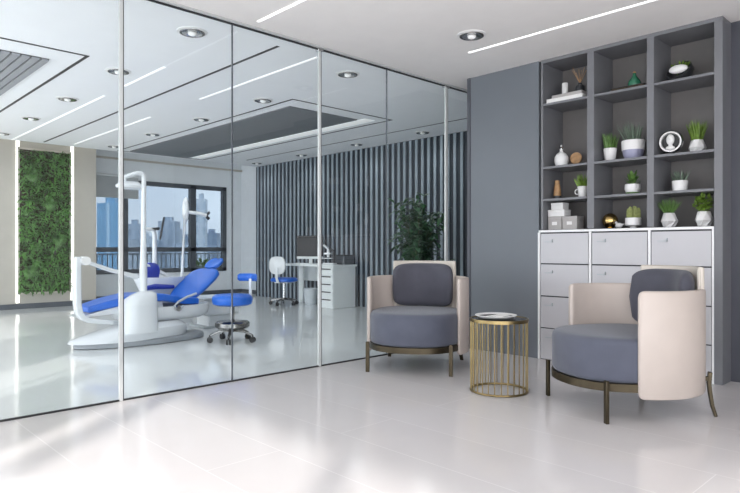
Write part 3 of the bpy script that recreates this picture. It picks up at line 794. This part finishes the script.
# ------------------------------------------------------------------ dental unit (world aligned; origin under the chair)
OX, OY = -6.3, 2.75
t = thing('dental_unit', 'white dental treatment unit with blue reclining patient chair behind the glass', 'dental chair', (OX, OY, 0))
def P(x, y, z): return (x-OX, y-OY, z)
def ell(cx, cy, a, b, z, n=40, e=1.): 
    r = []
    for k in range(n):
        c, s = math.cos(2*PI*k/n), math.sin(2*PI*k/n)
        r.append(P(cx+a*math.copysign(abs(c)**e, c), cy+b*math.copysign(abs(s)**e, s), z))
    return r
# floor plate and sloping base body
obj('base_plate', MB().rings([ell(-6.33,2.74,.27,.68,0),ell(-6.33,2.74,.285,.70,.012),ell(-6.33,2.74,.28,.69,.05),ell(-6.33,2.74,.26,.66,.065)]), 'plinth_grey', t)
obj('base_cover', MB().rings([ell(-6.33,2.61,.265,.62,.055),ell(-6.33,2.62,.27,.61,.085),ell(-6.30,2.68,.26,.54,.13),ell(-6.27,2.74,.25,.44,.175),ell(-6.27,2.78,.20,.32,.22)]), 'white_plastic', t, smooth=50)
obj('chair_pedestal', MB().rings([ell(-6.38,3.02,.16,.30,.16,40,.8),ell(-6.38,3.02,.15,.30,.22,40,.8),ell(-6.38,3.02,.20,.42,.26,40,.8)]), 'white_plastic', t)
obj('chair_body', MB().rings([ell(-6.38,2.98,.18,.44,.225,40,.8),ell(-6.38,2.98,.235,.52,.27,40,.8),ell(-6.38,2.98,.245,.54,.33,40,.8),ell(-6.38,2.98,.235,.53,.375,40,.8)]), 'white_plastic', t, smooth=50)
# long leg rest: profile in YZ extruded in X with tapering
def slab(pts_top, pts_bot, hw, cx=-6.38, name='', m='blue', bev=.018, widths=None):
    mb = MB(); rings = []
    for i, ((y1,z1),(y0,z0)) in enumerate(zip(pts_top, pts_bot)):
        w_ = widths[i] if widths else hw
        rings.append([P(cx-w_, y0, z0), P(cx+w_, y0, z0), P(cx+w_, y1, z1), P(cx-w_, y1, z1)])
    return obj(name, mb.rings(rings), m, t, bevel=bev, seg=3)
slab([(2.15,.42),(2.36,.475),(2.60,.52),(2.90,.515),(3.18,.455),(3.32,.445)], [(2.15,.355),(2.36,.395),(2.60,.435),(2.90,.435),(3.16,.385),(3.32,.375)], .20, name='seat_cushion', widths=[.15,.19,.205,.21,.21,.20])
slab([(2.17,.35),(2.36,.394),(2.60,.433),(2.90,.433)], [(2.05,.315),(2.35,.33),(2.62,.34),(2.92,.35)], .17, name='leg_rest_support', m='white_plastic', bev=.008)
# backrest: wide rounded shield leaning back
def shield(y0, z0, y1, z1, prof, th, name, m='blue', cx=-6.38, side=0):
    ph = math.radians(24); rm = Matrix.Rotation(ph, 3, 'Z'); piv = Vector(P(cx, 3.17, 0))
    a = Vector((0, y1-y0, z1-z0)); L = a.length; a.normalize(); nrm = rm @ Vector((0, -a.z, a.y)); wd = rm @ Vector((1,0,0))
    mb = MB(); rings = []
    for u, w_ in prof:
        c = piv + rm @ (Vector(P(cx, y0, z0)) + a*L*u - piv)
        ring = []
        for j in range(20):
            b = 2*PI*j/20; cx_ = math.copysign(abs(math.cos(b))**.6, math.cos(b)); sz = math.copysign(abs(math.sin(b))**.8, math.sin(b))
            ring.append(c + wd*w_*cx_ + nrm*(th*(.4+.6*min(1, w_/.12))*sz - (cx_**2)*(-.02)))
        rings.append(ring)
    return obj(name, mb.rings(rings), m, t, smooth=60)
shield(3.20, .41, 3.72, .72, [(0,.12),(.04,.16),(.2,.195),(.45,.215),(.7,.22),(.88,.20),(.97,.15),(1,.09)], .045, 'backrest')
shield(3.74, .745, 3.92, .85, [(0,.05),(.08,.085),(.4,.105),(.75,.10),(.94,.075),(1,.04)], .032, 'headrest')
obj('headrest_bar', MB().bar([P(-6.60,3.62,.69),P(-6.65,3.74,.77)], .05, .012, (1,0,0)), 'chrome', t)
# armrest loop on the near side
obj('armrest', MB().tube([P(-6.14,3.26,.50),P(-6.12,3.14,.47),P(-6.11,3.03,.42),P(-6.11,2.99,.38),P(-6.11,3.02,.345),P(-6.11,3.07,.35),P(-6.11,3.09,.385)], .013, 10), 'grey_plastic', t)
obj('armrest_pad', MB().tube([P(-6.60,2.88,.55),P(-6.60,3.00,.565),P(-6.60,3.22,.555)], [.025,.032,.022], 12), 'navy', t)
obj('armrest_pivot', MB().tube([P(-6.15,3.03,.352),P(-6.09,3.03,.352)], .03, 16), 'chrome', t)
# column drum in front and pole
drum = MB().rings([ell(-6.13,2.615,.15,.175,.14,40,.7),ell(-6.13,2.615,.152,.177,.18,40,.7),ell(-6.13,2.615,.15,.172,.40,40,.7),ell(-6.13,2.625,.14,.16,.47,40,.7),ell(-6.13,2.67,.10,.12,.525,40,.8),ell(-6.13,2.68,.05,.06,.555,40,.9)])
obj('column_housing', drum, 'white_plastic', t, smooth=50)
obj('light_pole', MB().tube([P(-6.13,2.66,.54),P(-6.13,2.66,.76),P(-6.13,2.66,.92),P(-6.13,2.66,1.20),P(-6.13,2.665,1.70),P(-6.13,2.66,1.745),P(-6.13,2.635,1.765),P(-6.13,2.59,1.765),P(-6.13,2.46,1.71)], [.038,.040,.032,.026,.024,.024,.024,.024,.02], 14), 'white_plastic', t)
obj('operating_lamp', MB().rings([ell(-6.20,2.55,.05,.08,1.60,24),ell(-6.20,2.55,.085,.14,1.615,24),ell(-6.20,2.55,.09,.145,1.64,24),ell(-6.20,2.55,.06,.09,1.68,24)]).tube([P(-6.18,2.50,1.67),P(-6.13,2.47,1.715)], .015, 10), 'white_plastic', t, label='pale oval lamp head below the pole arm')
# delivery arm: knob, C shaped handle
obj('instrument_arm', MB().bar([P(-6.18,2.62,.70),P(-6.18,2.35,.775),P(-6.18,2.09,.872)], .045, [.05,.04,.035], (1,0,0)), 'white_plastic', t, bevel=.008)
obj('arm_joint', MB().tube([P(-6.24,2.095,.875),P(-6.12,2.095,.875)], .042, 20), 'ceramic', t)
obj('delivery_console', MB().bar([P(-6.20,2.035,.915),P(-6.20,2.032,.70),P(-6.20,2.035,.46),P(-6.20,2.05,.37),P(-6.20,2.08,.325),P(-6.20,2.13,.295),P(-6.20,2.25,.270),P(-6.20,2.37,.25)], .10, [.055,.06,.06,.06,.056,.05,.044,.04], (1,0,0)), 'white_plastic', t, bevel=.015, seg=3)
obj('console_tip', MB().tube([P(-6.20,2.37,.25),P(-6.20,2.42,.245),P(-6.20,2.50,.245)], [.022,.018,.012], 12), 'grey_plastic', t)
# back side: basin, assistant arm, dark blue pad, monitor
obj('basin', MB().rings([ell(-6.80,3.15,.10,.14,.42,32),ell(-6.80,3.15,.17,.25,.53,32),ell(-6.80,3.15,.20,.30,.64,32),ell(-6.80,3.15,.20,.30,.665,32),ell(-6.80,3.15,.17,.26,.66,32),ell(-6.80,3.15,.05,.08,.62,32)]), 'white_plastic', t, smooth=60)
obj('basin_cabinet', MB().rings([ell(-6.80,3.10,.16,.26,0,32,.6),ell(-6.80,3.10,.17,.27,.02,32,.6),ell(-6.80,3.10,.16,.25,.45,32,.6)]), 'white_plastic', t)
obj('assistant_arm', MB().tube([P(-6.72,2.92,.82),P(-6.72,3.06,.755),P(-6.74,3.22,.675)], .02, 10), 'white_plastic', t)
obj('arm_support', MB().tube([P(-6.75,2.94,.60),P(-6.75,2.94,.81)], .018, 10).tube([P(-6.75,2.94,.60),P(-6.78,3.0,.50)], .018, 10), 'white_plastic', t)
obj('rear_pad', MB().rings([[P(-6.75+dx*.8*s1, 3.02+dy*.75*s1, z) for dx, dy in ((-.06,-.10),(.06,-.10),(.07,0),(.06,.10),(-.06,.10),(-.07,0))] for z, s1 in ((.60,.5),(.64,.9),(.74,1.1),(.80,.9),(.83,.5))]), 'navy', t, smooth=60, label='dark blue pad behind the light pole')
obj('monitor_arm', MB().tube([P(-6.75,3.06,.66),P(-6.75,3.06,1.14),P(-6.75,3.05,1.19),P(-6.75,3.02,1.215),P(-6.75,2.95,1.215)], [.03,.024,.022,.021,.020], 12), 'white_plastic', t)
obj('monitor_bracket', MB().tube([P(-6.75,3.03,1.215),P(-6.75,3.115,1.225)], .018, 10), 'dark_plastic', t)
mm = Matrix.Translation(P(-6.75,3.15,1.225)) @ Euler((0,0,math.radians(-25))).to_matrix().to_4x4() @ Matrix.Rotation(math.radians(-10),4,'X')
obj('unit_monitor', MB().box(-.20,.20,-.010,.010,-.13,.13,mm), 'screen', t, bevel=.004)
obj('lamp_pole', MB().tube([P(-6.80,3.42,.62),P(-6.80,3.44,1.0),P(-6.80,3.46,1.34)], [.018,.014,.014], 10), 'white_plastic', t)
obj('examination_light', MB().ball(P(-6.80,3.47,1.46), .13, 20, (.35,.30,1.15)), 'white_plastic', t)
obj('light_handle', MB().tube([P(-6.78,3.49,1.43),P(-6.74,3.62,1.42),P(-6.72,3.70,1.395)], [.022,.02,.024], 12), 'white_plastic', t)
obj('handle_grip', MB().tube([P(-6.72,3.705,1.40),P(-6.72,3.74,1.44)], .016, 10).tube([P(-6.72,3.70,1.385),P(-6.72,3.735,1.355)], .020, 10), 'dark_plastic', t)
# assistant cabinet right of the chair
t2 = thing('dental_trolley', 'low white cart behind the round blue stool', 'cart', (-7.0, 3.96, 0))
m = MB()
obj('body', MB().box(-.24,.24,-.25,.25,.16,.36), 'white_plastic', t2, bevel=.04, seg=3)
obj('top_tray', MB().box(-.26,.26,-.29,.30,.36,.385), 'white_plastic', t2, bevel=.01)
obj('foot', MB().box(-.16,.16,-.16,.18,0,.16), 'white_plastic', t2, bevel=.02)
obj('plinth', MB().box(-.20,.20,-.24,.26,0,.025), 'grey_plastic', t2, bevel=.008)

# ------------------------------------------------------------------ outside
struct('ground_outside', MB().box(-1600, -60, -900, 900, -40.5, -40), 'city_ground')
TH = math.radians(46.07)
def ray(px, d): # direction helper in plan: viewing ray through the window at distance d
    u = (px-370)/607
    return (d*(-math.sin(TH)+u*math.cos(TH)), d*(math.cos(TH)+u*math.sin(TH)))
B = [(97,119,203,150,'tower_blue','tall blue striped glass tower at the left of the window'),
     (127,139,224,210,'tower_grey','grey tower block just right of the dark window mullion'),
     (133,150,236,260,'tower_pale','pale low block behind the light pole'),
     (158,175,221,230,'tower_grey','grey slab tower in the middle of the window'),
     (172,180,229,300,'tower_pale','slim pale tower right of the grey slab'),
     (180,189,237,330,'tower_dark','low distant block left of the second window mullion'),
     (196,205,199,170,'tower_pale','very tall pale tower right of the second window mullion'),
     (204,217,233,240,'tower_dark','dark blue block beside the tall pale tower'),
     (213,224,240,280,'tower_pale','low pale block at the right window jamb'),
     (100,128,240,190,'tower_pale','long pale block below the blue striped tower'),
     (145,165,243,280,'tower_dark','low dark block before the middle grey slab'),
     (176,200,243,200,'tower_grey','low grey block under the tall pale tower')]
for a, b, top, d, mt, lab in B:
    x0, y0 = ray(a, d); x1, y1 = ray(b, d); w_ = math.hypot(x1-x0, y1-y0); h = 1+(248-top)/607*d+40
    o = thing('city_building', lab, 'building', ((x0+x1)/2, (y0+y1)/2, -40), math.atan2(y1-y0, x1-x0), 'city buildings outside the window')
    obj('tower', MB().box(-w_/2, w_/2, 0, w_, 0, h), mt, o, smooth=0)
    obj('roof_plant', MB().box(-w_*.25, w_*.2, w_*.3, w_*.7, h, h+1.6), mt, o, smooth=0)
struct('floor_balcony', MB().box(-13.4, WX-.12, 3.4, 9.5, -.2, .05), 'concrete')
t = thing('balcony_railing', 'metal baluster railing outside the window', 'railing', (-13.3, 6.4, .05))
obj('handrail', MB().box(-.03,.03,-3,3,.80,.83), 'panel_mid', t)
m = MB()
for i in range(55): m.box(-.008,.008,-2.97+i*.11,-2.95+i*.11,.0,.80)
obj('balusters', m, 'panel_mid', t)
t = thing('shrub', 'yellow-green shrub on the balcony outside the window', 'shrub', (-12.9, 7.0, .05))
obj('planter', MB().box(-.15,.15,-.5,.5,0,.35), 'concrete', t, bevel=.01)
random.seed(4)
obj('foliage', bush(260, (0,.05,.50), (.16,.5,.18), .10, .05), 'leaf_a', t)

# ------------------------------------------------------------------ light
def light(kind, name, loc, energy, **k):
    d = bpy.data.lights.new(name, kind); d.energy = energy
    o = bpy.data.objects.new(name, d); COL.objects.link(o); o.location = loc
    for a, v in k.items():
        if a == 'rot': o.rotation_euler = v
        else: setattr(d, a, v)
    return o
sd = Vector((-.60, .80, -.44)).normalized()
s = light('SUN', 'sun', (3, -8, 6), 4, angle=math.radians(1.6), color=(1, .95, .90))
s.rotation_euler = sd.to_track_quat('-Z', 'Y').to_euler()
for x, y in LAMPS:
    if x < GX: light('SPOT', 'clinic_fill_spot', (x, y, CZ-.04), 24 if y < 5 else 12, spot_size=math.radians(165), spot_blend=.7, shadow_soft_size=.16, color=(.97, .985, 1))  # soft fill spots added below the clinic downlights to brighten the room
for a, b, z0, z1 in op:
    o = light('AREA', 'window_portal', ((a+b)/2, BK-.22, (z0+z1)/2), 1, shape='RECTANGLE', size=b-a, size_y=z1-z0, rot=(math.radians(90), 0, 0))
    o.data.cycles.is_portal = True
o = light('AREA', 'window_portal', (2.62, -.05, 1.3), 1, shape='RECTANGLE', size=2.4, size_y=4.1, rot=(0, math.radians(90), 0))
o.data.cycles.is_portal = True
o = light('AREA', 'window_portal', (WX-.14, (WY0+WY1)/2, (WZ0+WZ1)/2), 1, shape='RECTANGLE', size=WZ1-WZ0, size_y=WY1-WY0, rot=(0, math.radians(-90), 0))
o.data.cycles.is_portal = True

W = bpy.data.worlds.new('sky'); S.world = W; W.use_nodes = True
nt = W.node_tree; N = nt.nodes; L = nt.links; bg = N['Background']
tc = N.new('ShaderNodeTexCoord'); sp = N.new('ShaderNodeSeparateXYZ'); L.new(tc.outputs['Generated'], sp.inputs[0])
cr = N.new('ShaderNodeValToRGB'); L.new(sp.outputs[2], cr.inputs['Fac'])
e = cr.color_ramp.elements
e[0].position = 0; e[0].color = (.70, .715, .74, 1); e[1].position = .5; e[1].color = (.70, .715, .74, 1)
q = e.new(.08); q.color = (.66, .70, .76, 1)
no = N.new('ShaderNodeTexNoise'); no.inputs['Scale'].default_value = 3; no.inputs['Detail'].default_value = 4; L.new(tc.outputs['Generated'], no.inputs['Vector'])
r2 = N.new('ShaderNodeValToRGB'); r2.color_ramp.elements[0].position = .48; r2.color_ramp.elements[1].position = .68; L.new(no.outputs['Fac'], r2.inputs['Fac'])
mx = N.new('ShaderNodeMix'); mx.data_type = 'RGBA'; L.new(r2.outputs['Color'], mx.inputs['Factor']); L.new(cr.outputs['Color'], mx.inputs[6]); mx.inputs[7].default_value = (.85, .88, .92, 1)
L.new(mx.outputs[2], bg.inputs['Color'])
bg.inputs['Strength'].default_value = 7.0

# ------------------------------------------------------------------ camera and view
cd = bpy.data.cameras.new('camera'); co = bpy.data.objects.new('camera', cd); COL.objects.link(co)
co.location = (0, 0, 1); co.rotation_euler = (math.radians(90), 0, math.radians(46.07))
cd.sensor_width = 36; cd.lens = 607/740*36; cd.shift_y = 1.5/740; cd.clip_end = 3000; cd.clip_start = .05
S.camera = co
S.view_settings.view_transform = 'Standard'; S.view_settings.look = 'None'; S.view_settings.gamma = 1
S.view_settings.exposure = 0.0
S.cycles.use_denoising = True
S.cycles.max_bounces = 14; S.cycles.diffuse_bounces = 6; S.cycles.glossy_bounces = 4; S.cycles.transparent_max_bounces = 16
S.cycles.sample_clamp_indirect = 8
S.cycles.caustics_reflective = False; S.cycles.caustics_refractive = False
